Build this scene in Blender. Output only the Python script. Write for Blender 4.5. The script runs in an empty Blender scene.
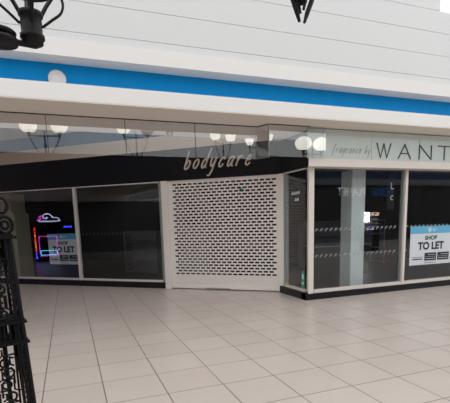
import bpy, bmesh, math, random
from mathutils import Vector, Matrix
C = bpy.context.scene.collection
sc = bpy.context.scene
PI = math.pi
random.seed(4)

# ------------------------------------------------------------- camera
H = 1.6
r_ = Vector((0.93463, -0.35460, -0.02697)); u_ = Vector((0.08237, 0.14208, 0.98642)); f_ = Vector((0.34595, 0.92416, -0.16200))
cam = bpy.data.cameras.new('camera'); camo = bpy.data.objects.new('camera', cam); C.objects.link(camo)
camo.matrix_world = Matrix(((r_.x, u_.x, -f_.x, 0), (r_.y, u_.y, -f_.y, 0), (r_.z, u_.z, -f_.z, H), (0, 0, 0, 1)))
cam.sensor_width = 36; cam.sensor_fit = 'HORIZONTAL'
cam.lens = 410.36 / 450 * 36
cam.shift_y = (288.46 - 201.5) / 450
cam.clip_start = 0.05
sc.camera = camo

# ------------------------------------------------------------- world and exposure
w = bpy.data.worlds.new('world'); sc.world = w; w.use_nodes = True
bg = w.node_tree.nodes['Background']
bg.inputs[0].default_value = (0.97, 0.985, 1.0, 1); bg.inputs[1].default_value = 1.0
vs = sc.view_settings
vs.view_transform = 'Standard'; vs.look = 'None'; vs.gamma = 1; vs.use_curve_mapping = False
vs.exposure = 0.62

# ------------------------------------------------------------- materials
def lin(c):
    return tuple((v/255/12.92 if v/255 <= .04045 else ((v/255+.055)/1.055)**2.4) for v in c) + (1,)
def mat(name, rgb, rough=.5, metal=0, noise=0, nscale=8, spec=.5, emit=0):
    m = bpy.data.materials.new(name); m.use_nodes = True
    nt = m.node_tree; b = nt.nodes['Principled BSDF']
    c = lin(rgb); b.inputs['Base Color'].default_value = c
    b.inputs['Roughness'].default_value = rough; b.inputs['Metallic'].default_value = metal
    b.inputs['Specular IOR Level'].default_value = spec
    if noise:
        tc = nt.nodes.new('ShaderNodeTexCoord'); n = nt.nodes.new('ShaderNodeTexNoise'); n.inputs['Scale'].default_value = nscale
        n.inputs['Detail'].default_value = 4
        mx = nt.nodes.new('ShaderNodeMix'); mx.data_type = 'RGBA'
        mx.inputs[6].default_value = tuple(v*(1-noise) for v in c[:3])+(1,); mx.inputs[7].default_value = tuple(min(1, v*(1+noise)) for v in c[:3])+(1,)
        nt.links.new(tc.outputs['Object'], n.inputs['Vector']); nt.links.new(n.outputs[0], mx.inputs[0]); nt.links.new(mx.outputs[2], b.inputs['Base Color'])
    if emit:
        b.inputs['Emission Color'].default_value = c; b.inputs['Emission Strength'].default_value = emit
    return m
def glass(name, tint, base, fres, rough=0.0, gcol=(1, 1, 1, 1)):
    m = bpy.data.materials.new(name); m.use_nodes = True; nt = m.node_tree
    nt.nodes.remove(nt.nodes['Principled BSDF']); out = nt.nodes['Material Output']
    t = nt.nodes.new('ShaderNodeBsdfTransparent'); t.inputs[0].default_value = tint
    g = nt.nodes.new('ShaderNodeBsdfGlossy'); g.inputs['Roughness'].default_value = rough; g.inputs[0].default_value = gcol
    lw = nt.nodes.new('ShaderNodeFresnel')
    ge = nt.nodes.new('ShaderNodeNewGeometry'); mi = nt.nodes.new('ShaderNodeMath'); mi.operation = 'MULTIPLY_ADD'     # same index on both faces of the pane
    mi.inputs[1].default_value = 1/1.5-1.5; mi.inputs[2].default_value = 1.5
    nt.links.new(ge.outputs['Backfacing'], mi.inputs[0]); nt.links.new(mi.outputs[0], lw.inputs[0])
    ma = nt.nodes.new('ShaderNodeMath'); ma.operation = 'MULTIPLY_ADD'; ma.inputs[1].default_value = fres; ma.inputs[2].default_value = base
    mx = nt.nodes.new('ShaderNodeMixShader')
    nt.links.new(lw.outputs[0], ma.inputs[0]); nt.links.new(ma.outputs[0], mx.inputs[0])
    nt.links.new(t.outputs[0], mx.inputs[1]); nt.links.new(g.outputs[0], mx.inputs[2]); nt.links.new(mx.outputs[0], out.inputs[0])
    return m

M = {}
M['white'] = mat('white_paint', (232, 230, 227), .6, noise=.02, nscale=3)
M['clad'] = mat('pale_cladding', (216, 217, 217), .45, noise=.015, nscale=2)
M['soffit'] = mat('soffit_paint', (228, 219, 209), .7, noise=.02, nscale=2)
M['beige'] = mat('beige_band', (206, 188, 172), .7, noise=.02)
M['upper_grey'] = mat('grey_upper_wall', (190, 186, 182), .7)
M['blue'] = mat('blue_paint', (0, 142, 212), .6, spec=.15, noise=.02, nscale=3)
M['black'] = mat('black_fascia_paint', (14, 13, 18), .5, spec=.25)
M['kerb'] = mat('black_kerb', (22, 21, 26), .35, noise=.1, spec=.3)
M['frame'] = mat('white_frame', (226, 218, 210), .35)
M['greyframe'] = mat('grey_aluminium', (150, 158, 155), .3, .4)
M['shutter'] = mat('cream_shutter', (242, 234, 228), .4, noise=.03, nscale=20)
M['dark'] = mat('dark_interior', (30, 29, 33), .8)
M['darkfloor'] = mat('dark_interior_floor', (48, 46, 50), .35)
M['iron'] = mat('black_cast_iron', (12, 12, 16), .5, noise=.15, nscale=30, spec=.22)
M['opal'] = mat('opal_glass_lit', (255, 250, 238), .3, emit=2.2)
M['sign'] = mat('beige_letter', (205, 190, 176), .45)
M['wantsign'] = mat('pale_green_glass_sign', (198, 211, 207), .12)
M['wantletter'] = mat('dark_olive_letter', (62, 66, 58), .4)
M['thin'] = mat('grey_script', (160, 168, 162), .5)
M['board'] = mat('white_board', (216, 222, 226), .4)
M['sky'] = mat('light_blue_print', (96, 178, 218), .4)
M['ink'] = mat('navy_ink', (30, 30, 46), .5)
M['colw'] = mat('white_column_paint', (216, 222, 220), .6)
M['colb'] = mat('tan_column_tile', (212, 202, 176), .6, noise=.05, nscale=4)
M['shelf'] = mat('grey_shelf', (110, 112, 118), .5)
M['gap'] = mat('dark_gap', (60, 56, 54), .8)
M['dot'] = mat('frosted_dots', (170, 172, 174), .5)
M['green'] = mat('green_sticker', (60, 160, 120), .5)
M['yellow'] = mat('yellow_scrap', (200, 190, 80), .5)
M['orange'] = mat('orange_print', (215, 105, 60), .5)
M['pink_l'] = mat('pink_light', (230, 60, 215), .5, emit=3.2)
M['cyan_l'] = mat('cyan_light', (40, 210, 255), .5, emit=6)
M['white_l'] = mat('white_light', (205, 215, 255), .5, emit=4)
M['blue_l'] = mat('blue_light', (50, 70, 255), .5, emit=9)
M['red_l'] = mat('red_light', (255, 50, 60), .5, emit=5)
M['amber_l'] = mat('amber_light', (255, 150, 40), .5, emit=5)
M['shadedblue'] = mat('shaded_blue_paint', (44, 92, 132), .6)  # blue band copy, dimness of the void behind the glass put into its colour
M['navy'] = mat('navy_band', (12, 44, 92), .6)
M['opp'] = mat('dark_opposite_shops', (50, 48, 53), .6)
M['win'] = glass('window_glass', (.94, .96, .965, 1), .0, 1.05)
M['smoke'] = glass('screen_glass', (.93, .935, .94, 1), .06, .9, 0.0, (.95, .97, .97, 1))

# polished floor tiles
fm = bpy.data.materials.new('cream_floor_tiles'); fm.use_nodes = True
nt = fm.node_tree; b = nt.nodes['Principled BSDF']
tc = nt.nodes.new('ShaderNodeTexCoord'); sp = nt.nodes.new('ShaderNodeSeparateXYZ'); nt.links.new(tc.outputs['Object'], sp.inputs[0])
def mth(op, a, b_=None, c_=None):
    n = nt.nodes.new('ShaderNodeMath'); n.operation = op
    for i, v in enumerate((a, b_, c_)):
        if v is None: continue
        if isinstance(v, (int, float)): n.inputs[i].default_value = v
        else: nt.links.new(v, n.inputs[i])
    return n.outputs[0]
P = .5575
def edge(axis, off):
    q = mth('DIVIDE', mth('SUBTRACT', sp.outputs[axis], off), P)
    fr = mth('FRACT', q)
    return mth('MINIMUM', fr, mth('SUBTRACT', 1.0, fr)), mth('FLOOR', q)
ex, ix = edge(0, -.354 - 20*P); ey, iy = edge(1, 3.09 - 40*P)
mn = mth('MINIMUM', ex, ey)
gr = mth('LESS_THAN', mn, .0078)
cb = nt.nodes.new('ShaderNodeCombineXYZ'); nt.links.new(ix, cb.inputs[0]); nt.links.new(iy, cb.inputs[1])
wn = nt.nodes.new('ShaderNodeTexWhiteNoise'); nt.links.new(cb.outputs[0], wn.inputs[0])
nz = nt.nodes.new('ShaderNodeTexNoise'); nz.inputs['Scale'].default_value = 3; nz.inputs['Detail'].default_value = 6; nt.links.new(tc.outputs['Object'], nz.inputs['Vector'])
fac = mth('ADD', mth('MULTIPLY', wn.outputs[0], .35), mth('MULTIPLY', nz.outputs[0], .5))
c1 = nt.nodes.new('ShaderNodeMix'); c1.data_type = 'RGBA'; c1.inputs[6].default_value = lin((188, 175, 166)); c1.inputs[7].default_value = lin((204, 193, 185)); nt.links.new(fac, c1.inputs[0])
c2 = nt.nodes.new('ShaderNodeMix'); c2.data_type = 'RGBA'; nt.links.new(c1.outputs[2], c2.inputs[6]); c2.inputs[7].default_value = lin((96, 84, 78)); nt.links.new(gr, c2.inputs[0])
nt.links.new(c2.outputs[2], b.inputs['Base Color'])
b.inputs['Roughness'].default_value = .28; b.inputs['Specular IOR Level'].default_value = .45
M['floor'] = fm

# ------------------------------------------------------------- mesh helpers
class MB:
    def __init__(s): s.bm = bmesh.new()
    def box(s, x0, x1, y0, y1, z0, z1, bev=0):
        vs_ = [s.bm.verts.new(p) for p in ((x0, y0, z0), (x1, y0, z0), (x1, y1, z0), (x0, y1, z0), (x0, y0, z1), (x1, y0, z1), (x1, y1, z1), (x0, y1, z1))]
        fs = [s.bm.faces.new([vs_[i] for i in q]) for q in ((3, 2, 1, 0), (4, 5, 6, 7), (0, 1, 5, 4), (1, 2, 6, 5), (2, 3, 7, 6), (3, 0, 4, 7))]
        if bev:
            es = list({e for f in fs for e in f.edges})
            bmesh.ops.bevel(s.bm, geom=es, offset=bev, segments=2, affect='EDGES', profile=.5)
        return s
    def prism(s, pts, z0, z1):
        a = [s.bm.verts.new((x, y, z0)) for x, y in pts]; b2 = [s.bm.verts.new((x, y, z1)) for x, y in pts]
        n = len(pts); s.bm.faces.new(a[::-1]); s.bm.faces.new(b2)
        for i in range(n): s.bm.faces.new((a[i], a[(i+1) % n], b2[(i+1) % n], b2[i]))
        return s
    def tube(s, pts, rad, seg=8, flat=None, closed=False):
        pts = [Vector(p) for p in pts]; n = len(pts); rings = []
        rads = rad if isinstance(rad, (list, tuple)) else [rad]*n
        prev = None
        for i, p in enumerate(pts):
            if closed: t = pts[(i+1) % n]-pts[i-1]
            else: t = (pts[min(i+1, n-1)]-pts[max(i-1, 0)])
            t.normalize()
            ref = prev if prev else (Vector((0, 0, 1)) if abs(t.z) < .9 else Vector((1, 0, 0)))
            a = t.cross(ref); a = a.normalized() if a.length > 1e-4 else t.orthogonal().normalized()
            b2 = a.cross(t).normalized(); prev = b2
            rings.append([s.bm.verts.new(p + (a*math.cos(2*PI*k/seg) + b2*math.sin(2*PI*k/seg)*(flat or 1))*rads[i]) for k in range(seg)])
        for i in range(n if closed else n-1):
            A, B = rings[i], rings[(i+1) % n]
            for k in range(seg): s.bm.faces.new((A[k], A[(k+1) % seg], B[(k+1) % seg], B[k]))
        if not closed: s.bm.faces.new(rings[0][::-1]); s.bm.faces.new(rings[-1])
        return s
    def lathe(s, prof, cx=0, cy=0, seg=24, axis='z'):
        rings = []
        for rr, z in prof:
            rings.append([s.bm.verts.new((cx+rr*math.cos(2*PI*k/seg), cy+rr*math.sin(2*PI*k/seg), z) if axis == 'z' else (cx+rr*math.cos(2*PI*k/seg), z, cy+rr*math.sin(2*PI*k/seg))) for k in range(seg)])
        for A, B in zip(rings, rings[1:]):
            for k in range(seg): s.bm.faces.new((A[k], A[(k+1) % seg], B[(k+1) % seg], B[k]))
        s.bm.faces.new(rings[0][::-1]); s.bm.faces.new(rings[-1])
        return s
    def ribbon(s, pts, wd, y0, y1):       # flat stroke in the xz plane with depth y0..y1, mitred
        pts = [Vector((p[0], p[1])) for p in pts]; n = len(pts); L = []
        for i in range(n):
            t = pts[min(i+1, n-1)]-pts[max(i-1, 0)]; t.normalize(); nn = Vector((-t.y, t.x))*wd/2
            if i == 0: p = pts[i]-t*wd*.3
            elif i == n-1: p = pts[i]+t*wd*.3
            else: p = pts[i]
            L.append([s.bm.verts.new((q.x, y, q.y)) for q in (p+nn, p-nn) for y in (y0, y1)])
        for A, B in zip(L, L[1:]):
            for q in ((0, 1), (1, 3), (3, 2), (2, 0)): s.bm.faces.new((A[q[0]], A[q[1]], B[q[1]], B[q[0]]))
        for A in (L[0], L[-1]): s.bm.faces.new((A[0], A[1], A[3], A[2]))
        return s
    def build(s, name, m, parent=None, smooth=False, loc=(0, 0, 0), rz=0):
        bmesh.ops.recalc_face_normals(s.bm, faces=s.bm.faces)
        me = bpy.data.meshes.new(name); s.bm.to_mesh(me); s.bm.free(); me.materials.append(m)
        if smooth:
            for p in me.polygons: p.use_smooth = True
        o = bpy.data.objects.new(name, me); C.objects.link(o); o.location = loc; o.rotation_euler = (0, 0, rz)
        if parent: o.parent = parent
        return o
def tag(o, label, cat, group=None, kind=None):
    if label: o['label'] = label
    if cat: o['category'] = cat
    if group: o['group'] = group
    if kind: o['kind'] = kind
    return o
def struct(o): o['kind'] = 'structure'; return o
def empty(name, loc=(0, 0, 0), rz=0, parent=None):
    o = bpy.data.objects.new(name, None); C.objects.link(o); o.location = loc; o.rotation_euler = (0, 0, rz)
    if parent: o.parent = parent
    return o
def copy_tree(o, parent=None):
    c = o.copy(); C.objects.link(c); c.parent = parent
    for ch in [x for x in bpy.data.objects if x.parent == o]: copy_tree(ch, c)
    return c
def curve(pts, n=8):                      # Catmull-Rom through 2-D points
    out = []; P_ = [Vector(p) for p in pts]
    for i in range(len(P_)-1):
        p0 = P_[max(i-1, 0)]; p1 = P_[i]; p2 = P_[i+1]; p3 = P_[min(i+2, len(P_)-1)]
        for k in range(n):
            t = k/n
            out.append(.5*((2*p1)+(-p0+p2)*t+(2*p0-5*p1+4*p2-p3)*t*t+(-p0+3*p1-3*p2+p3)*t**3))
    out.append(P_[-1]); return out
def text(name, body, m, parent, x, z, size, y=-.003, depth=.002, align='CENTER', rz=0, bold=0, sx=1, mirror=False):
    cu = bpy.data.curves.new(name, 'FONT'); cu.body = body; cu.size = size; cu.extrude = depth; cu.offset = bold
    cu.align_x = align; cu.align_y = 'CENTER'
    t = bpy.data.objects.new(name+'_src', cu); C.objects.link(t); bpy.context.view_layer.update()
    dg = bpy.context.evaluated_depsgraph_get(); me = bpy.data.meshes.new_from_object(t.evaluated_get(dg))
    C.objects.unlink(t); bpy.data.objects.remove(t); bpy.data.curves.remove(cu)
    me.transform(Matrix.Scale(sx, 4, (1, 0, 0))); me.transform(Matrix.Rotation(PI/2, 4, 'X'))
    me.materials.clear(); me.materials.append(m); me.name = name
    o = bpy.data.objects.new(name, me); C.objects.link(o); o.location = (x, y, z); o.rotation_euler = (0, 0, rz)
    if parent: o.parent = parent
    return o

# local frame of the oblique shopfront: origin at its right corner, x to the right, y into the shop
CX, CY = 4.38, 8.01; LR = -math.atan2(.643, .766)
def Lxy(x, y=0):
    return (CX + x*math.cos(LR) - y*math.sin(LR), CY + x*math.sin(LR) + y*math.cos(LR))
LK = dict(loc=(CX, CY, 0), rz=LR)
TF = 6.94      # distance of the straight facade

# ------------------------------------------------------------- floor and shell
struct(MB().box(-14, 34, -10, 24, -.1, 0).build('floor', M['floor']))
# opposite side of the mall (seen mirrored in the glass)
struct(MB().box(-14, 34, -10, -9, 0, 3.7).build('wall_front', M['opp']))
struct(MB().box(-14, 34, -9.8, -8.7, 3.7, 4.1).build('trim_1', M['shelf']))
struct(MB().box(-14, 34, -10, -9, 4.1, 4.75).build('trim_2', M['navy']))
struct(MB().box(-14, 34, -9.8, -8.7, 4.75, 6.2).build('trim_3', M['clad']))
M['leftw'] = mat('grey_left_wall', (92, 88, 88), .6)
struct(MB().box(-14, -12.5, -8.7, 20, 0, 2.9).build('wall_left', M['leftw']))
struct(MB().box(-14, -12.5, -8.7, 20, 2.9, 5.2).build('trim_4', M['white']))

# upper bands of the straight facade
XL, XR = -14, 13
mb = MB(); z = 4.026; zs = [4.136, 4.52, 4.906, 5.27]
prev = z
for q in zs:
    mb.box(XL, XR, 6.235, 6.42, prev, q-.006); prev = q
for q in (5.655, 6.04, 6.43):
    mb.box(XL, 6.665, 6.235, 6.42, prev, q-.006); prev = q
mb.box(XL, XR, 6.25, 6.41, 4.02, 5.255); mb.box(XL, 6.65, 6.25, 6.41, 5.255, 6.4)
struct(mb.build('wall_upper', M['clad']))
struct(MB().box(XL, XR, 6.2, 6.62, 3.81, 4.02).build('trim_5', M['white']))
struct(MB().box(XL, XR, 6.5, 6.62, 3.46, 3.81).build('wall_back', M['blue']))
struct(MB().box(XL, XR, 6.2, 6.5, 3.255, 3.47).build('trim_6', M['white']))
mb = MB().box(XL, XR, 6.205, 8.05, 3.24, 3.2545)
struct(mb.build('ceiling', M['soffit']))
struct(MB().box(XL, XR, 6.62, 8.05, 3.2545, 3.30).build('trim_7', M['upper_grey']))

# oblique wall above bodycare
XA = -13.5
struct(MB().box(XA, 0.0, 0, .12, 2.565, 3.27).build('trim_8', M['black'], **LK))
struct(MB().prism([(4.38, 8.01), (4.34, 8.01), (4.34, 6.96), (4.42, 6.96), (4.42, 8.01)], 2.585, 3.235).build('trim_9', M['black']))
struct(MB().box(XA, .6, 0, .12, 3.305, 3.585).build('trim_10', M['beige'], **LK))
struct(MB().box(XA, .0, 0, .12, 3.27, 3.305).build('trim_11', M['beige'], **LK))
struct(MB().box(XA, .6, .0, .12, 3.585, 3.9).build('trim_12', M['shadedblue'], **LK))
struct(MB().box(XA, .6, .0, .12, 3.9, 5.4).build('trim_13', M['upper_grey'], **LK))

struct(MB().prism([(XL, 6.43), (.2, 6.43), (.2, 11.6), Lxy(XA, .1), (XL, 16.5)], 5.05, 5.12).build('added_void_cover', M['upper_grey']))  # unseen cover added to dim the left of the void, right side left open
# shop interiors
p = [Lxy(XA, .12), Lxy(0, .12)]
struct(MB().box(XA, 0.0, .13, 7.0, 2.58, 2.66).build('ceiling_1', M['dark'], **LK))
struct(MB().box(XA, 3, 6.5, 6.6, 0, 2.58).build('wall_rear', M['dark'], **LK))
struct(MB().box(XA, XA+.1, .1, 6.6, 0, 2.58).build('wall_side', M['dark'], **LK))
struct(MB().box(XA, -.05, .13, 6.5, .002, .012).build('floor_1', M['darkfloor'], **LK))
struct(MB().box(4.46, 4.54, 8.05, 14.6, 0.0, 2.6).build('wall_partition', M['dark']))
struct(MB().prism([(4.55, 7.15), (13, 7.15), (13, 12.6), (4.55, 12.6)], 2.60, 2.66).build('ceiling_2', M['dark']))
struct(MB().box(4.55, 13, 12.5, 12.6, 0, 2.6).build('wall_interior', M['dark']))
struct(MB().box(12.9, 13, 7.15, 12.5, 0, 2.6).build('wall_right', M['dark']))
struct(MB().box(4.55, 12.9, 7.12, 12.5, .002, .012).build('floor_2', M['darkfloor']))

# ------------------------------------------------------------- oblique shopfront: kerb, windows
struct(MB().box(XA, -2.905, -.03, .09, 0, .15).build('baseboard_left', M['kerb'], **LK))
def window(name, parts, glassbox, **k):
    e = struct(empty(name, k.get('loc', (0, 0, 0)), k.get('rz', 0)))
    for n, m, b_ in parts: MB().box(*b_).build(n, m, e)
    g = MB().box(*glassbox).build('pane', M['win'], e)
    return e
WB, WT = .15, 2.565
window('window_1', [('bottom_rail', M['frame'], (-9.6, -5.475, -.0, .07, WB, .20)), ('top_rail', M['frame'], (-9.6, -5.475, .0, .07, WT-.022, WT)),
                    ('mullion', M['frame'], (-5.475, -5.405, -.01, .08, WB, WT))], (-9.6, -5.47, .03, .038, .20, WT-.022), **LK)
window('window_2', [('bottom_rail', M['frame'], (-5.405, -2.98, -.0, .07, WB, .20)), ('top_rail', M['frame'], (-5.405, -2.98, .0, .07, WT-.022, WT)),
                    ('jamb', M['greyframe'], (-2.98, -2.905, -.01, .09, WB, WT))], (-5.41, -2.97, .03, .038, .20, WT-.022), **LK)
struct(MB().box(XA, -9.6, 0, .08, .15, WT).build('wall_far', M['black'], **LK))

# ------------------------------------------------------------- roller shutter
sh = tag(empty('roller_shutter', (CX, CY, 0), LR), 'closed cream perforated roller shutter with brick-shaped slots under the bodycare sign', 'shutter')
MB().box(-2.90, -2.745, -.05, .12, 0, WT, .006).build('guide_rail', M['shutter'], sh)
MB().box(-.075, .075, -.05, .12, 0, WT, .006).build('guide_rail', M['shutter'], sh)
x0, x1 = -2.745, -.075; zb, zt = .02, WT
mb = MB(); y0, y1 = .02, .04
ROW = .0698; hz = .039; n_rows = 31; z_first = .375; PIT = .1325; HW = .100
zc = zb
mb.box(x0, x1, y0, y1, .085, z_first-hz/2)
# shallow ribs of the solid slats
for q in (.15, .215, .28): mb.box(x0, x1, y0-.004, y0, q, q+.006)
for i in range(n_rows):
    zl = z_first + i*ROW - hz/2; zh = zl + hz
    ztop = zl + ROW if i < n_rows-1 else zt
    mb.box(x0, x1, y0, y1, zh, ztop)
    off = (i % 2)*PIT/2
    xs = x0+.115+off; holes = []
    while xs + HW < x1-.06: holes.append(xs); xs += PIT
    c = x0
    for h in holes:
        mb.box(c, h, y0, y1, zl, zh); c = h+HW
    mb.box(c, x1, y0, y1, zl, zh)
for i in range(n_rows+4):
    q = .13+i*ROW
    for xx in (x0+.03, x1-.055): mb.box(xx, xx+.028, y0-.005, y0, q, q+.008)
for i, q in enumerate((.15, .215, .28)):
    xx = x0+.12+(i % 2)*.06
    while xx+.1 < x1-.06: mb.box(xx, xx+.1, y0-.008, y0, q+.03, q+.038); xx += PIT
mb.build('slatted_curtain', M['shutter'], sh)
MB().box(x0+.01, x1-.01, .0, .06, .02, .085, .004).build('bottom_bar', M['shutter'], sh)
MB().box(x0+.9, x0+1.5, -.012, .0, .03, .045).build('lock_plate', M['greyframe'], sh)
tag(MB().box(-.985, -.90, -.004, .019, 2.27, 2.31, .003).build('status_sticker', M['green'], **LK), 'small green sticker high on the perforated shutter', 'sticker')

# ------------------------------------------------------------- return window beside the shutter
e = struct(empty('window_3'))
MB().box(4.365, 4.43, 7.84, 7.94, .15, WT).build('jamb', M['greyframe'], e)
MB().box(4.34, 4.40, 7.07, 7.86, .15, .20).build('bottom_rail', M['frame'], e)
MB().box(4.34, 4.40, 7.07, 7.86, WT-.02, WT).build('top_rail', M['frame'], e)
MB().box(4.366, 4.374, 7.07, 7.86, .20, WT-.02).build('pane', M['win'], e)
struct(MB().box(4.30, 4.44, 6.94, 8.02, 0, .15).build('baseboard_side', M['kerb']))
struct(MB().prism([(4.355, 6.93), (4.475, 6.93), (4.475, 7.07), (4.405, 7.07)], .128, 2.60).build('trim_14', M['frame']))
# ------------------------------------------------------------- straight shopfront
struct(MB().box(4.30, XR, 6.92, 7.10, 0, .128).build('baseboard_right', M['kerb']))
window('window_4', [('bottom_rail', M['frame'], (4.5, 6.725, 6.95, 7.05, .128, .19)), ('top_rail', M['frame'], (4.5, 6.725, 6.95, 7.05, 2.555, 2.60)),
                    ('jamb', M['greyframe'], (6.695, 6.715, 6.98, 7.05, .19, 2.56))], (4.5, 6.70, 7.02, 7.028, .19, 2.56))
window('window_5', [('bottom_rail', M['frame'], (6.785, 9.2, 6.95, 7.05, .128, .19)), ('top_rail', M['frame'], (6.785, 9.2, 6.95, 7.05, 2.555, 2.60)),
                    ('mullion', M['frame'], (6.725, 6.785, 6.94, 7.03, .128, 2.60))], (6.78, 9.2, 7.02, 7.028, .19, 2.56))
window('window_6', [('bottom_rail', M['frame'], (9.2, 13, 6.95, 7.05, .128, .19)), ('top_rail', M['frame'], (9.2, 13, 6.95, 7.05, 2.555, 2.60)),
                    ('mullion', M['frame'], (9.2, 9.3, 6.93, 7.07, .128, 2.60))], (9.3, 13, 7.02, 7.028, .19, 2.56))
# frosted manifestation dashes on the panes
def dots(xa, xb, y, z, **k):
    mb = MB(); x = xa
    while x < xb:
        mb.ribbon([(x, z-.03), (x+.03, z+.022)], .014, y-.001, y+.001); mb.ribbon([(x+.045, z-.004), (x+.052, z+.022)], .012, y-.001, y+.001); x += .115
    return mb
for nm, xa, xb in (('window_4', 4.56, 6.6), ('window_5', 6.85, 9.1)):
    par = bpy.data.objects[nm]
    for z in (1.38, .86): dots(xa, xb, 7.014, z).build('manifestation_dashes', M['dot'], par)
M['dotdim'] = mat('faint_dashes', (86, 88, 92), .6)
for nm, xa, xb in (('window_2', -5.3, -3.1),):
    par = bpy.data.objects[nm]
    for z in (1.36, .87): dots(xa, xb, .024, z).build('manifestation_dashes', M['dotdim'], par)

# fascia of the right shop
fs = tag(empty('shop_fascia'), 'pale green glass fascia board reading WANT above the right shop window', 'shop sign')
xs = [4.23, 4.55, 5.65, 6.85, 8.1, 9.4, 13]
for a_, b_ in zip(xs, xs[1:]):
    MB().box(a_+.004, b_-.004, 6.75, 6.80, 2.70, 3.222).build('panel', M['wantsign'], fs)
MB().prism([(4.27, 6.80), (13, 6.80), (13, 6.93), (4.36, 6.93)], 2.60, 3.22).build('backing', M['white'], fs)
MB().prism([(4.23, 6.74), (13, 6.74), (13, 6.80), (4.265, 6.80)], 2.555, 2.699).build('bottom_trim', M['frame'], fs)
MB().prism([(4.27, 6.801), (13, 6.801), (13, 6.92), (4.355, 6.92)], 2.56, 2.60).build('underside', M['frame'], fs)

# ------------------------------------------------------------- stroke lettering
GL = {
 'b': [curve([(.12, 1.75), (.02, .9), (-.02, .1), (.15, 0), (.42, .1), (.6, .5), (.45, .85), (.22, .75), (.05, .35)])],
 'o': [curve([(.45, .92), (.15, .8), (.0, .4), (.12, .05), (.38, .05), (.6, .4), (.6, .8), (.42, .92)])],
 'd': [curve([(.55, .85), (.3, .9), (.05, .6), (.0, .2), (.15, .0), (.4, .2), (.58, .6)]), curve([(.78, 1.9), (.62, 1.0), (.5, .3), (.62, .02)])],
 'y': [curve([(.05, .9), (.0, .5), (.1, .15), (.3, .2), (.55, .7)]), curve([(.62, .95), (.5, .3), (.36, -.4), (.1, -.8), (-.1, -.75)])],
 'c': [curve([(.6, .75), (.45, .92), (.15, .7), (.0, .3), (.12, .02), (.35, .05), (.55, .25)])],
 'a': [curve([(.58, .8), (.35, .92), (.08, .6), (.0, .2), (.12, .0), (.35, .15), (.55, .55)]), curve([(.66, .9), (.55, .4), (.55, .05), (.7, .02)])],
 'r': [[(.08, .9), (.0, 0)], curve([(.03, .35), (.2, .75), (.4, .93), (.55, .85)])],
 'e': [curve([(.05, .45), (.35, .5), (.55, .7), (.45, .93), (.2, .8), (.02, .4), (.08, .05), (.3, .0), (.55, .2)])],
 'f': [curve([(.6, 1.7), (.4, 1.8), (.25, 1.3), (.15, .5), (.05, -.6), (-.1, -.7)]), [(.0, .9), (.5, .95)]],
 'g': [curve([(.55, .85), (.3, .9), (.05, .55), (.05, .15), (.25, .05), (.5, .5), (.6, .9)]), curve([(.6, .9), (.5, .1), (.35, -.6), (.1, -.8), (-.05, -.6)])],
 'n': [[(.08, .9), (.0, 0)], curve([(.03, .4), (.2, .85), (.4, .9), (.42, .5), (.4, .05), (.5, 0)])],
 'W': [[(0, 1), (.27, 0), (.5, .98)], [(.5, .98), (.73, 0), (1, 1)]],
 'A': [[(0, 0), (.5, 1)], [(.5, 1), (1, 0)], [(.2, .36), (.8, .36)]],
 'N': [[(0, 0), (0, 1)], [(0, 1), (1, 0)], [(1, 0), (1, 1)]],
 'T': [[(0, 1), (1, 1)], [(.5, 1), (.5, 0)]],
}
def word(parent, s, x, z, adv, sc_, wd, y0, y1, m, slant=.25, xsc=1.0):
    for ch in s:
        if ch == ' ': x += adv*.8; continue
        mb = MB()
        for st in GL[ch]:
            mb.ribbon([(x + (p[0]*xsc + p[1]*slant)*sc_, z + p[1]*sc_) for p in st], wd, y0, y1)
        mb.build('letter_'+ch, m, parent); x += adv
s1 = tag(empty('shop_lettering', (CX, CY, 0), LR), 'raised handwriting-style bodycare lettering on the black fascia', 'shop sign')
word(s1, 'bodycare', -2.27, 2.80, .207, .215, .026, -.045, -.002, M['sign'], .32, .82)
s2 = tag(empty('shop_lettering'), 'small thin grey handwriting fragrance by on the pale green fascia', 'shop sign')
word(s2, 'fragrance by', 4.75, 2.815, .075, .085, .007, 6.742, 6.7495, M['thin'], .3, .75)
s3 = tag(empty('shop_lettering'), 'large thin dark capital letters WANT on the pale green fascia', 'shop sign')
for ch, xa, xb in (('W', 5.77, 6.11), ('A', 6.31, 6.62), ('N', 6.85, 7.17), ('T', 7.36, 7.70)):
    mb = MB()
    for st in GL[ch]: mb.ribbon([(xa + p[0]*(xb-xa), 2.745+p[1]*.275) for p in st], .019, 6.735, 6.7495)
    mb.build('letter_'+ch.lower(), M['wantletter'], s3)

# ------------------------------------------------------------- smoke screen of clear glass under the soffit
scn = tag(empty('glass_screen'), 'clear glass smoke screen hanging from the beige soffit above the bodycare shop', 'glass screen')
xj = [3.29 - 1.155*k for k in range(12)]
for a_, b_ in zip(xj[1:], xj):
    MB().box(a_+.005, b_-.005, TF-.005, TF+.005, 2.68, 3.239).build('pane', M['smoke'], scn)
    MB().box(a_-.004, a_+.004, TF-.004, TF+.004, 2.68, 3.239).build('joint', M['gap'], scn)
MB().prism([(3.295, 6.945), (3.285, 6.935), (3.385, 6.685), (3.395, 6.695)], 2.68, 3.239).build('pane', M['smoke'], scn)
MB().box(3.385, 3.395, 6.675, 6.69, 2.68, 3.239).build('joint', M['greyframe'], scn)
MB().box(3.40, 4.555, 6.68, 6.69, 2.70, 3.239).build('pane', M['smoke'], scn)
mb = MB()
mb.box(-9, 3.29, TF-.012, TF+.012, 3.228, 3.2398); mb.box(3.40, 4.225, 6.675, 6.70, 3.228, 3.2398)
mb.prism([(3.30, 6.95), (3.28, 6.93), (3.38, 6.675), (3.40, 6.695)], 3.228, 3.2398)
mb.build('top_channel', M['gap'], scn)

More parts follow.
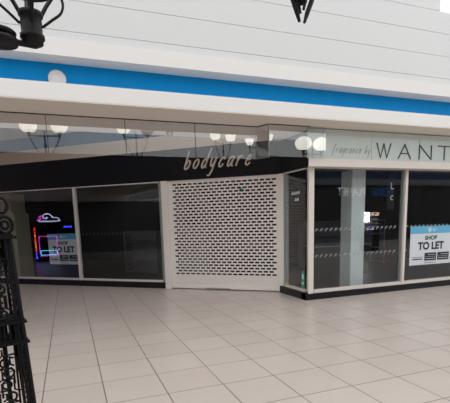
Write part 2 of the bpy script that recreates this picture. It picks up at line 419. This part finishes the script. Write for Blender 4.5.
# ------------------------------------------------------------- round disc on the blue band
d = MB().lathe([(.11, 6.499), (.118, 6.47), (.105, 6.455), (.0001, 6.452)], .033, 3.60, 32, 'y').build('ceiling_speaker', M['white'], None, True)
tag(d, 'round white disc speaker mounted on the blue band', 'speaker')

# ------------------------------------------------------------- TO LET boards
def board(x0, x1, z0, z1, label, rows=True, **k):
    e = tag(empty('letting_board', k.get('loc', (0, 0, 0)), k.get('rz', 0)), label, 'sign', 'shop to let boards')
    wd, ht = x1-x0, z1-z0; y = k['y']; xc = (x0+x1)/2
    MB().box(x0, x1, y-.006, y, z0, z1).build('board', M['board'], e)
    MB().box(x0, x1, y-.009, y-.0062, z1-.19*ht, z1).build('blue_header', M['sky'], e)
    mb = MB(); lx, lz = xc-.05*wd, z1-.095*ht
    mb.lathe([(.035*wd, y-.012), (.035*wd, y-.0095)], lx, lz, 16, 'y')
    for i in range(8):
        an = i*PI/4; mb.ribbon([(lx+math.cos(an)*.03*wd, lz+math.sin(an)*.03*wd), (lx+math.cos(an)*.052*wd, lz+math.sin(an)*.052*wd)], .012, y-.012, y-.0095)
    mb.ribbon([(lx+.075*wd, lz+.01), (lx+.17*wd, lz+.01)], .016, y-.012, y-.0095); mb.ribbon([(lx+.07*wd, lz-.02), (lx+.14*wd, lz-.02)], .012, y-.012, y-.0095)
    mb.build('agent_logo', M['board'], e)
    text('small_heading', 'SHOP', M['ink'], e, xc-.01*wd, z1-.31*ht, .125*ht/.85, y-.008, .0015, bold=.004, sx=1.12)
    text('large_heading', 'TO LET', M['ink'], e, xc, z1-.52*ht, .225*ht/.85, y-.008, .0015, bold=.009, sx=1.0)
    bw = wd*.285
    for i in range(3):
        a_ = x0+wd*.04+i*(bw+wd*.03); zt_, zb_ = z1-.695*ht, z1-.90*ht
        if i: MB().box(a_, a_+bw, y-.009, y-.0065, zb_, zt_).build('contact_box', M['ink'], e)
        mb = MB(); mt = M['board'] if i else M['ink']
        for q, (fx0, fx1, t_) in enumerate(((.3, .9, .009), (.05, .95, .004), (.1, .9, .010))):
            if not i and q == 0: continue
            zz = zt_ - (zt_-zb_)*(.25+.25*q); mb.ribbon([(a_+bw*fx0, zz), (a_+bw*fx1, zz)], t_*(2.2 if not i else 1), y-.011, y-.0095)
        mb.build('contact_print', mt, e)
    mb = MB(); mb.ribbon([(x0+wd*.35, z0+.045*ht), (x0+wd*.65, z0+.045*ht)], .010, y-.009, y-.0065); mb.build('footer_print', M['ink'], e)
    return e
board(6.985, 8.19, .515, 1.37, 'white and light blue SHOP TO LET board in the right shop window under WANT', y=7.018)
board(-6.455, -5.465, .565, 1.385, 'SHOP TO LET board in the left shop window, pink neon reflected over it', y=.055, loc=(CX, CY, 0), rz=LR)

# ------------------------------------------------------------- inside the right shop
c_ = MB().box(5.73, 6.08, 7.42, 7.80, .012, 2.60, .01).build('square_column', M['colw'])
tag(c_, 'square white column standing just inside the right shop window', 'column')
def shelf_unit(loc, rz, wd, ht, n, label, dp=.4, group=None):
    e = tag(empty('shelf_unit', loc, rz), label, 'shelf', group)
    mb = MB(); mb.box(-wd/2, wd/2, dp-.02, dp, 0, ht); mb.build('back_panel', M['shelf'], e)
    for s_ in (-1, 1): MB().box(s_*wd/2-.02, s_*wd/2+.02, 0, dp-.02, 0, ht).build('side_panel', M['shelf'], e)
    for i in range(n):
        z_ = .08+i*(ht-.12)/(n-1); MB().box(-wd/2+.02, wd/2-.02, 0, dp-.02, z_, z_+.03).build('shelf_board', M['shelf'], e)
    return e
shelf_unit((8.6, 11.4, .012), 0, 3.2, 1.5, 4, 'long low grey shelving at the back of the right shop')
ct = tag(empty('counter', (7.0, 9.7, .012), 0), 'dark low counter inside the right shop, left of the letting board', 'counter')
MB().box(-.9, .9, -.3, .3, 0, .82, .01).build('cabinet', M['dark'], ct)
MB().box(-.95, .95, -.34, .34, .82, .87, .005).build('countertop', M['shelf'], ct)
# a banner with letters hanging behind the glass
bn = tag(empty('hanging_banner', (6.66, 7.3, 1.75), 0), 'narrow black banner with two white letters hanging behind the right shop glass', 'banner')
MB().box(-.10, .10, 0, .01, 0, .83).build('cloth', M['black'], bn)
text('white_letter', 'L', M['board'], bn, .03, .50, .20, -.003, .002); text('white_letter', 'c', M['board'], bn, .03, .27, .22, -.003, .002)
# display stand with little packs and a strip of coloured lights
KX, KY = 13.55, -1.96
ds = tag(empty('display_stand', (KX, KY, 0), PI), 'display stand with lit cards mirrored in the right shop window beside the white column', 'display stand')
M['card_l'] = mat('backlit_card', (235, 238, 245), .5, emit=12); M['card_t'] = mat('backlit_tan_card', (180, 150, 130), .5, emit=6)
MB().box(-.45, .45, .0, .3, 0, .95, .005).build('cabinet', M['dark'], ds)
MB().box(-.45, .45, .26, .3, .95, 1.85).build('back_panel', M['shelf'], ds)
MB().box(.14, .45, -.01, .02, 1.36, 1.84).build('white_card', M['card_l'], ds)
MB().box(-.12, .08, -.01, .02, 1.66, 1.82).build('tan_card', M['card_t'], ds)
MB().box(-.40, -.2, -.01, .02, 1.66, 1.82).build('tan_card', M['card_t'], ds)
for i in range(3): MB().box(-.45, .45, .0, .26, 1.10+i*.17, 1.12+i*.17).build('shelf_board', M['board'], ds)
for i, k in enumerate(('cyan_l', 'pink_l', 'blue_l', 'amber_l')):
    m_ = mat('tiny_'+k, {'cyan_l': (60, 220, 220), 'pink_l': (240, 60, 200), 'blue_l': (90, 90, 250), 'amber_l': (220, 200, 60)}[k], .5, emit=7)
    MB().box(-.10+i*.11, .0+i*.11, -.02, 0, 1.0, 1.06).build('indicator_light', m_, ds)
pk0 = None
for i in range(3):
    for j in range(8):
        if pk0 is None:
            pk0 = MB().box(-.035, .035, -.02, .02, 0, .09, .004).build('small_pack', M['board']); o = pk0
        else: o = pk0.copy(); C.objects.link(o)
        o.location = (KX-.39+j*.108, KY-.1, 1.1205+i*.17)
        if i == 2 and j < 4: pass
        tag(o, 'small white pack in a row on the display stand mirrored beside the white column', 'pack', 'packs on the display stand')

# ------------------------------------------------------------- inside the left shop
x_, y_ = Lxy(-8.0, 3.3)
cb_ = tag(empty('wide_column', (-1.55, 14.3, .012), LR), 'tan tiled column standing inside the left shop window', 'column')
MB().box(-.40, .32, -.25, .3, 0, 2.0).build('lower_shaft', M['colb'], cb_)
MB().box(-.40, .22, -.25, .3, 2.0, 2.565).build('upper_shaft', M['colb'], cb_)
shelf_unit(Lxy(-4.9, 2.2)+(.012,), LR, 1.1, 1.35, 5, 'dim grey shelving deep inside the left shop, right of the window mullion', group=None)
shelf_unit(Lxy(-3.05, 1.9)+(.012,), LR, .9, 1.5, 6, 'dim grey shelving inside the left shop next to the shutter')
x_, y_ = Lxy(-8.38, .6)
ob = MB().box(-.20, .20, 0, .012, -.055, .055).build('orange_notice', M['orange'], loc=(x_, y_, 2.42), rz=LR)
ob.rotation_euler = (0, math.radians(25), LR)
tag(ob, 'orange notice hanging high inside the left end of the bodycare window', 'sign')

# small bits on the return window
for z_, aa, bb, wh in ((2.12, 7.26, 7.56, 'upper'), (1.99, 7.30, 7.46, 'lower')):
    mb = MB(); q = aa
    while q < bb:
        mb.box(4.352, 4.355, q, q+.045, z_-.028, z_+.028); mb.box(4.352, 4.355, q+.04, q+.07, z_-.028, z_+.005); q += .085
    tag(mb.build('window_decal', M['board']), wh+' line of tiny white print high on the narrow side window', 'decal')
mb = MB(); mb.box(4.36, 4.365, 7.09, 7.19, .24, .56)
e = mb.build('green_leaflet', M['green'])
tag(e, 'green leaflet stuck low in the narrow side window', 'leaflet')
MB().box(4.357, 4.3598, 7.11, 7.17, .40, .50).build('leaflet_print', M['board'], e); MB().box(4.357, 4.3598, 7.11, 7.17, .29, .34).build('leaflet_print', M['board'], e)
tag(MB().box(4.345, 4.365, 7.72, 7.80, .2005, .26, .005).build('paper_scrap', M['yellow']), 'small yellow scrap on the sill of the narrow side window', 'paper')

# ------------------------------------------------------------- lamp posts
def ring(cx, cy, cz, R, rt, ax, n=18):
    pts = []
    for i in range(n):
        a = 2*PI*i/n
        if ax == 'z': pts.append((cx+R*math.cos(a), cy+R*math.sin(a), cz))
        elif ax == 'y': pts.append((cx+R*math.cos(a), cy, cz+R*math.sin(a)))
        else: pts.append((cx, cy+R*math.cos(a), cz+R*math.sin(a)))
    return pts
def add_head(root, hx, hy, hz, R=.21, globe=False):
    e = empty('lamp_head', (hx, hy, hz), 0, root)
    MB().lathe([(.05, -.06), (.085, -.04), (.085, -.01), (.1, 0), (.1, .03), (.085, .04), (.088, .12), (.085, .17), (.1, .18), (.1, .21), (.06, .23)], 0, 0, 20).build('cup', M['iron'], e, True)
    for i in range(4):
        a = i*PI/2+.15; c, s = math.cos(a), math.sin(a)
        MB().tube([(c*.06, s*.06, .15), (c*.13, s*.13, .28), (c*.21, s*.21, .40)], .018, 6).build('strut', M['iron'], e)
        MB().tube([(c*q[0], s*q[0], q[1]) for q in curve([(.09, .11), (.17, .18), (.25, .25), (.275, .33), (.25, .40), (.2, .42)], 4)], .012, 6).build('loop_strap', M['iron'], e)
    MB().tube([(0, 0, .2), (0, 0, .42)], .018, 8).build('stem', M['iron'], e)
    MB().tube(ring(0, 0, .40, .2, 0, 'z'), .014, 6, closed=True).build('rim_ring', M['iron'], e)
    if globe:
        pr = [(max(.0001, R*1.02*math.sin(PI*k/12)), .58-R*.8*math.cos(PI*k/12)) for k in range(13)]
        MB().lathe(pr, 0, 0, 28).build('lamp_globe', M['opal'], e, True)
    else:
        MB().lathe([(.0001, .415), (.06, .42), (.11, .44), (.155, .475), (.185, .52), (.20, .57), (.21, .62), (.2, .625), (.0001, .60)], 0, 0, 28).build('lamp_bowl', M['opal'], e, True)
    return e
def lamp_post(loc, label, globe=False):
    root = tag(empty('lamp_post', loc, 0), label, 'lamp post', 'ornate black lamp posts')
    def hw(z): return .172 - .030*max(z, -.6)
    rot = math.radians(14)
    def rp(x, y): return (x*math.cos(rot)-y*math.sin(rot), x*math.sin(rot)+y*math.cos(rot))
    tiers = [(-1.3, -.55), (-.40, .58), (.78, 1.5)]
    # corner bars
    for sx in (-1, 1):
        for sy in (-1, 1):
            mb = MB()
            for k, (dx, dy) in enumerate(((0, 0), (-.042*sx, 0), (0, -.042*sy))):
                A = hw(-.6); B = hw(1.5)
                mb.tube([rp(A*sx+dx, A*sy+dy)+(-1.45,), rp(A*sx+dx, A*sy+dy)+(-.6,), rp(B*sx+dx, B*sy+dy)+(1.5,)], .013 if k else .02, 6)
            z_ = -1.4
            while z_ < 1.48:
                A = hw(z_); p1 = rp(A*sx-.0*sx, A*sy); p2 = rp(A*sx-.042*sx, A*sy); p3 = rp(A*sx, A*sy-.042*sy)
                mb.tube([p1+(z_,), p2+(z_+.02,)], .008, 5); mb.tube([p1+(z_,), p3+(z_+.02,)], .008, 5); z_ += .055
            mb.build('corner_bar', M['iron'], root)
    # fretwork faces
    for face in range(4):
        fa = rot + face*PI/2
        def fp(u, z): 
            A = hw(z)-.006; return (u*math.cos(fa)+A*math.sin(fa), u*math.sin(fa)-A*math.cos(fa), z)
        for (za, zb2) in tiers:
            mb = MB(); z_ = za+.02; h = .22; k = 0
            while z_+h < zb2+.03:
                rr = .04
                mb.tube([fp(rr*math.cos(a), z_+.04+rr*math.sin(a)) for a in [2*PI*i/12 for i in range(12)]], .011, 5, closed=True)
                sg = 1 if k % 2 else -1
                mb.tube([fp(sg*.07, z_+.04), fp(sg*.07, z_+.17), fp(sg*.015, z_+.17), fp(sg*.015, z_+.115), fp(sg*.045, z_+.10)], .010, 5)
                mb.tube([fp(-sg*.075, z_+.08), fp(-sg*.03, z_+.10), fp(-sg*.03, z_+.20), fp(sg*.06, z_+.205)], .010, 5)
                z_ += h; k += 1
            for u in (-.098, .098): mb.tube([fp(u, za), fp(u, zb2)], .011, 5)
            mb.build('fretwork_panel', M['iron'], root)
        for u in (-.09, -.045, 0, .045, .09): MB().tube([fp(u, .59), fp(u, .77)], .012, 5).build('baluster', M['iron'], root)
    for z_, o_ in ((-1.4769, .07), (-.50, .035), (.57, .035), (.755, .035), (1.5, .045)):
        A = hw(z_)+o_
        mb = MB(); mb.prism([rp(-A, -A), rp(A, -A), rp(A, A), rp(-A, A)], z_, z_+.022)
        A -= .02; mb.prism([rp(-A, -A), rp(A, -A), rp(A, A), rp(-A, A)], z_+.022, z_+.04) if z_ > -1 else mb.prism([rp(-A, -A), rp(A, -A), rp(A, A), rp(-A, A)], z_+.022, z_+.09)
        mb.build('collar_plate', M['iron'], root)
    mb = MB(); mb.tube([(0, 0, -1.4), (0, 0, 1.55)], .018, 8); mb.build('inner_shaft', M['iron'], root, True)
    # scrolls above the column
    for i in range(4):
        a = rot + PI/4*0 + i*PI/2; c, s = math.cos(a), math.sin(a); mb = MB()
        mb.tube([(c*(.115+.062*math.cos(t)), s*(.115+.062*math.cos(t)), 1.62+.075*math.sin(t)) for t in [2*PI*k/16 for k in range(16)]], .017, 6, closed=True)
        mb.tube([(c*(.10+.05*math.cos(t)), s*(.10+.05*math.cos(t)), 1.79+.065*math.sin(t)) for t in [2*PI*k/16 for k in range(16)]], .016, 6, closed=True)
        mb.tube([(c*(.115+.03*math.cos(t)), s*(.115+.03*math.cos(t)), 1.62+.035*math.sin(t)) for t in [2*PI*k/10 for k in range(10)]], .014, 6, closed=True)
        mb.build('scroll', M['iron'], root, True)
    MB().lathe([(.06, 1.54), (.075, 1.6), (.05, 1.66), (.05, 1.74), (.07, 1.78), (.045, 1.84), (.034, 1.95), (.032, 3.05), (.05, 3.07), (.09, 3.09), (.11, 3.12), (.09, 3.15), (.06, 3.17), (.1, 3.2), (.1, 3.24), (.04, 3.27), (.03, 3.4), (.012, 3.5)], 0, 0, 16).build('pole', M['iron'], root, True)
    for sg in (-1, 1):
        c, s = math.cos(.2), math.sin(.2)
        mb = MB(); mb.tube([(0, 0, 3.155), (sg*.52*c, sg*.52*s, 3.155)], .03, 6, flat=.8)
        mb.build('arm', M['iron'], root)
        MB().lathe([(.05, 3.11), (.14, 3.12), (.15, 3.14), (.14, 3.165), (.09, 3.17), (.09, 3.185), (.13, 3.19), (.135, 3.21), (.12, 3.225), (.05, 3.23)], sg*.23*c, sg*.23*s, 20).build('arm_boss', M['iron'], root, True)
        add_head(root, sg*.49*c, sg*.49*s, 3.205, globe=globe)
    for ch in [x for x in bpy.data.objects if x.parent == root]: ch.location.z += 1.4769
    root.scale = (.52, .52, .52)
    return root
lp = lamp_post((-.63*.52, 4.1*.52, 0), 'ornate black iron lamp post with fretwork column at the left edge', False)
lp['group'] = ''; del lp['group']

# taller twin lamps on the mall floor behind the viewer, mirrored in the glass screen
def twin_lamp(loc, rz, label, R=.28, arm=.48, hb=4.76, globe=False):
    root = tag(empty('twin_lamp', loc, rz), label, 'lamp post', 'twin lamps mirrored in the shop glass')
    MB().lathe([(.14, 0), (.14, .06), (.1, .1), (.08, .7), (.06, .75), (.04, .8), (.033, hb-.55), (.06, hb-.53), (.06, hb-.49), (.03, hb-.46), (.03, hb-.1), (.005, hb+.02)], 0, 0, 16).build('pole', M['iron'], root, True)
    mb = MB(); mb.tube([(-arm, 0, hb-.2), (arm, 0, hb-.2)], .022, 6)
    mb.build('crossbar', M['iron'], root)
    for sg in (-1, 1):
        MB().tube([(sg*arm, 0, hb-.22), (sg*arm*.75, 0, hb-.5), (sg*.05, 0, hb-1.0)], .02, 6).build('brace', M['iron'], root)
        e = empty('lamp_head', (sg*arm, 0, hb), 0, root)
        MB().lathe([(.03, -.22), (.05, -.2), (.03, -.18), (.04, -.13), (.09, -.1), (.05, -.09)], 0, 0, 16).build('cup', M['iron'], e, True)
        if globe: pr = [(max(.0001, R*math.sin(PI*k/12)), .10-R*.78*math.cos(PI*k/12)) for k in range(13)]
        else: pr = [(.0001, -.10), (.10, -.095), (.18, -.06), (.235, 0), (.265, .07), (.28, .16), (.27, .165), (.0001, .13)]
        MB().lathe(pr, 0, 0, 28).build('lamp_bowl', M['opal'], e, True)
    return root
t1 = twin_lamp((-.47, -1.6, 0), math.radians(8), 'twin bowl lamp mirrored at the far left of the glass screen')
t2 = copy_tree(t1); t2.location = (6.45, -3.1, 0); t2.scale = (.8, .8, 1.06); t2.rotation_euler.z = math.radians(-12); t2['label'] = 'twin bowl lamp mirrored just above the letters d and y of bodycare'
t3 = copy_tree(t1); t3.location = (2.55, -1.6, 0); t3.scale = (.9, .9, 1.015); t3.rotation_euler.z = math.radians(-6); t3['label'] = 'twin bowl lamp mirrored left of the bodycare lettering'
off_ = mat('unlit_opal_glass', (205, 205, 200), .3)
for q in [x for x in bpy.data.objects if x.parent and x.parent.parent == t3 and x.name.startswith('lamp_bowl') and x.parent.location.x > 0]:
    q.data = q.data.copy(); q.data.materials[0] = off_
t4 = copy_tree(t1); t4.location = (8.1, -3.3, 0); t4.scale = (.7, .7, 1.05); t4.rotation_euler.z = math.radians(50); t4['label'] = 'twin bowl lamp mirrored small at the step of the glass screen'
t5 = twin_lamp((7.02, 2.38, 0), math.radians(0), 'twin globe lamp mirrored between the bodycare and WANT signs', R=.25, arm=.31, hb=3.70, globe=True)

# hanging lantern whose lower tip dips into the top of the photograph
hl = tag(empty('hanging_lantern', (2.42, 4.0, 3.59), 0), 'black strap lantern tip hanging into the top centre of the picture', 'lantern')
for sg in (-1, 1):
    MB().tube([(sg*.028, 0, 0), (sg*.06, 0, .09), (sg*.135, 0, .27), (sg*.18, 0, .45)], [.014, .024, .026, .022], 6).build('strap', M['iron'], hl)
    MB().tube([(sg*.0, sg*.028, .10), (0, sg*.06, .17), (0, sg*.15, .32), (0, sg*.18, .45)], [.012, .018, .02, .02], 6).build('strap', M['iron'], hl)
    MB().tube([(sg*.05, 0, .09), (sg*.115, .01, .19), (sg*.2, .01, .34), (sg*.21, 0, .45)], .009, 6).build('outer_strap', M['iron'], hl)
MB().lathe([(.03, .17), (.05, .18), (.06, .24), (.1, .28), (.1, .3), (.05, .32)], 0, 0, 16).build('boss', M['iron'], hl, True)
MB().tube(ring(0, 0, .45, .19, 0, 'z'), .015, 6, closed=True).build('rim_ring', M['iron'], hl)
MB().lathe([(.0001, .46), (.1, .48), (.17, .54), (.2, .64), (.19, .65), (.0001, .62)], 0, 0, 24).build('lamp_bowl', M['opal'], hl, True)
MB().tube([(0, 0, .62), (0, 0, 3.3)], .012, 6).build('suspension_rod', M['iron'], hl)
MB().box(-.06, 6.0-3.0, -.04, .04, 3.3, 3.36).build('support_beam', M['iron'], hl)

# ------------------------------------------------------------- things across the mall, seen only mirrored
am = tag(empty('arcade_machine', (-8.5, 11.15, 0), math.radians(8)), 'black arcade machine with pink and cyan neon mirrored in the left shop window', 'arcade machine')
MB().box(-.7, 0, -.55, .55, 0, 1.75, .02).build('cabinet', M['iron'], am)
def frame_yz(mb, y0, y1, z0, z1, x, t):
    mb.box(x, x+.02, y0, y1, z0, z0+t); mb.box(x, x+.02, y0, y1, z1-t, z1); mb.box(x, x+.02, y0, y0+t, z0+t, z1-t); mb.box(x, x+.02, y1-t, y1, z0+t, z1-t)
mb = MB(); frame_yz(mb, -.42, .36, .25, 1.15, .001, .035); mb.build('pink_neon_frame', M['pink_l'], am)
mb = MB(); frame_yz(mb, -.38, .32, .30, .52, .022, .03); mb.build('cyan_neon_frame', M['cyan_l'], am)
for i in range(9):
    MB().box(.001, .02, .46, .52, .15+i*.16, .27+i*.16).build('side_light', M[('blue_l', 'blue_l', 'red_l', 'amber_l', 'amber_l', 'red_l', 'amber_l', 'red_l', 'red_l')[i]], am)
mb = MB(); mb.tube([(.0, q[0], q[1]) for q in curve([(.3, 1.82), (-.1, 1.8), (-.55, 1.82), (-.5, 1.95), (-.3, 1.98), (-.2, 2.1), (0, 2.12), (.1, 2.0), (0, 1.92), (-.1, 1.98)], 5)], .028, 6); mb.build('neon_cloud', M['white_l'], am, True)
mb = MB(); mb.tube([(.0, q[0], q[1]) for q in curve([(.35, 1.86), (.2, 1.9), (.25, 2.0), (.1, 2.05)], 5)], .04, 6); mb.build('purple_neon', M['pink_l'], am, True)
nb = tag(empty('neon_sign', (-9.2, 10.1, 0), math.radians(8)), 'small blue neon bar mirrored above the left letting board', 'sign')
MB().box(-.08, 0, -.25, .25, 0, 1.75, .01).build('panel', M['iron'], nb)
MB().box(.001, .03, -.18, .18, 1.50, 1.58).build('blue_bar', M['blue_l'], nb)
ps = tag(empty('shop_lettering', (19.1, -8.99, 3.25), PI), 'grey and blue FONE PLANET lettering mirrored in the right shop window', 'shop sign')
M['fone'] = mat('blue_sign_light', (40, 100, 170), .5, emit=1.0); M['planet'] = mat('white_sign_light', (220, 225, 230), .5, emit=1.8)
text('blue_word', 'FONE', M['fone'], ps, -1.15, 0, .85, -.03, .01, bold=-.01, sx=.8)
text('white_word', 'PLANET', M['planet'], ps, 1.35, 0, .80, -.03, .01, bold=-.01, sx=.8)
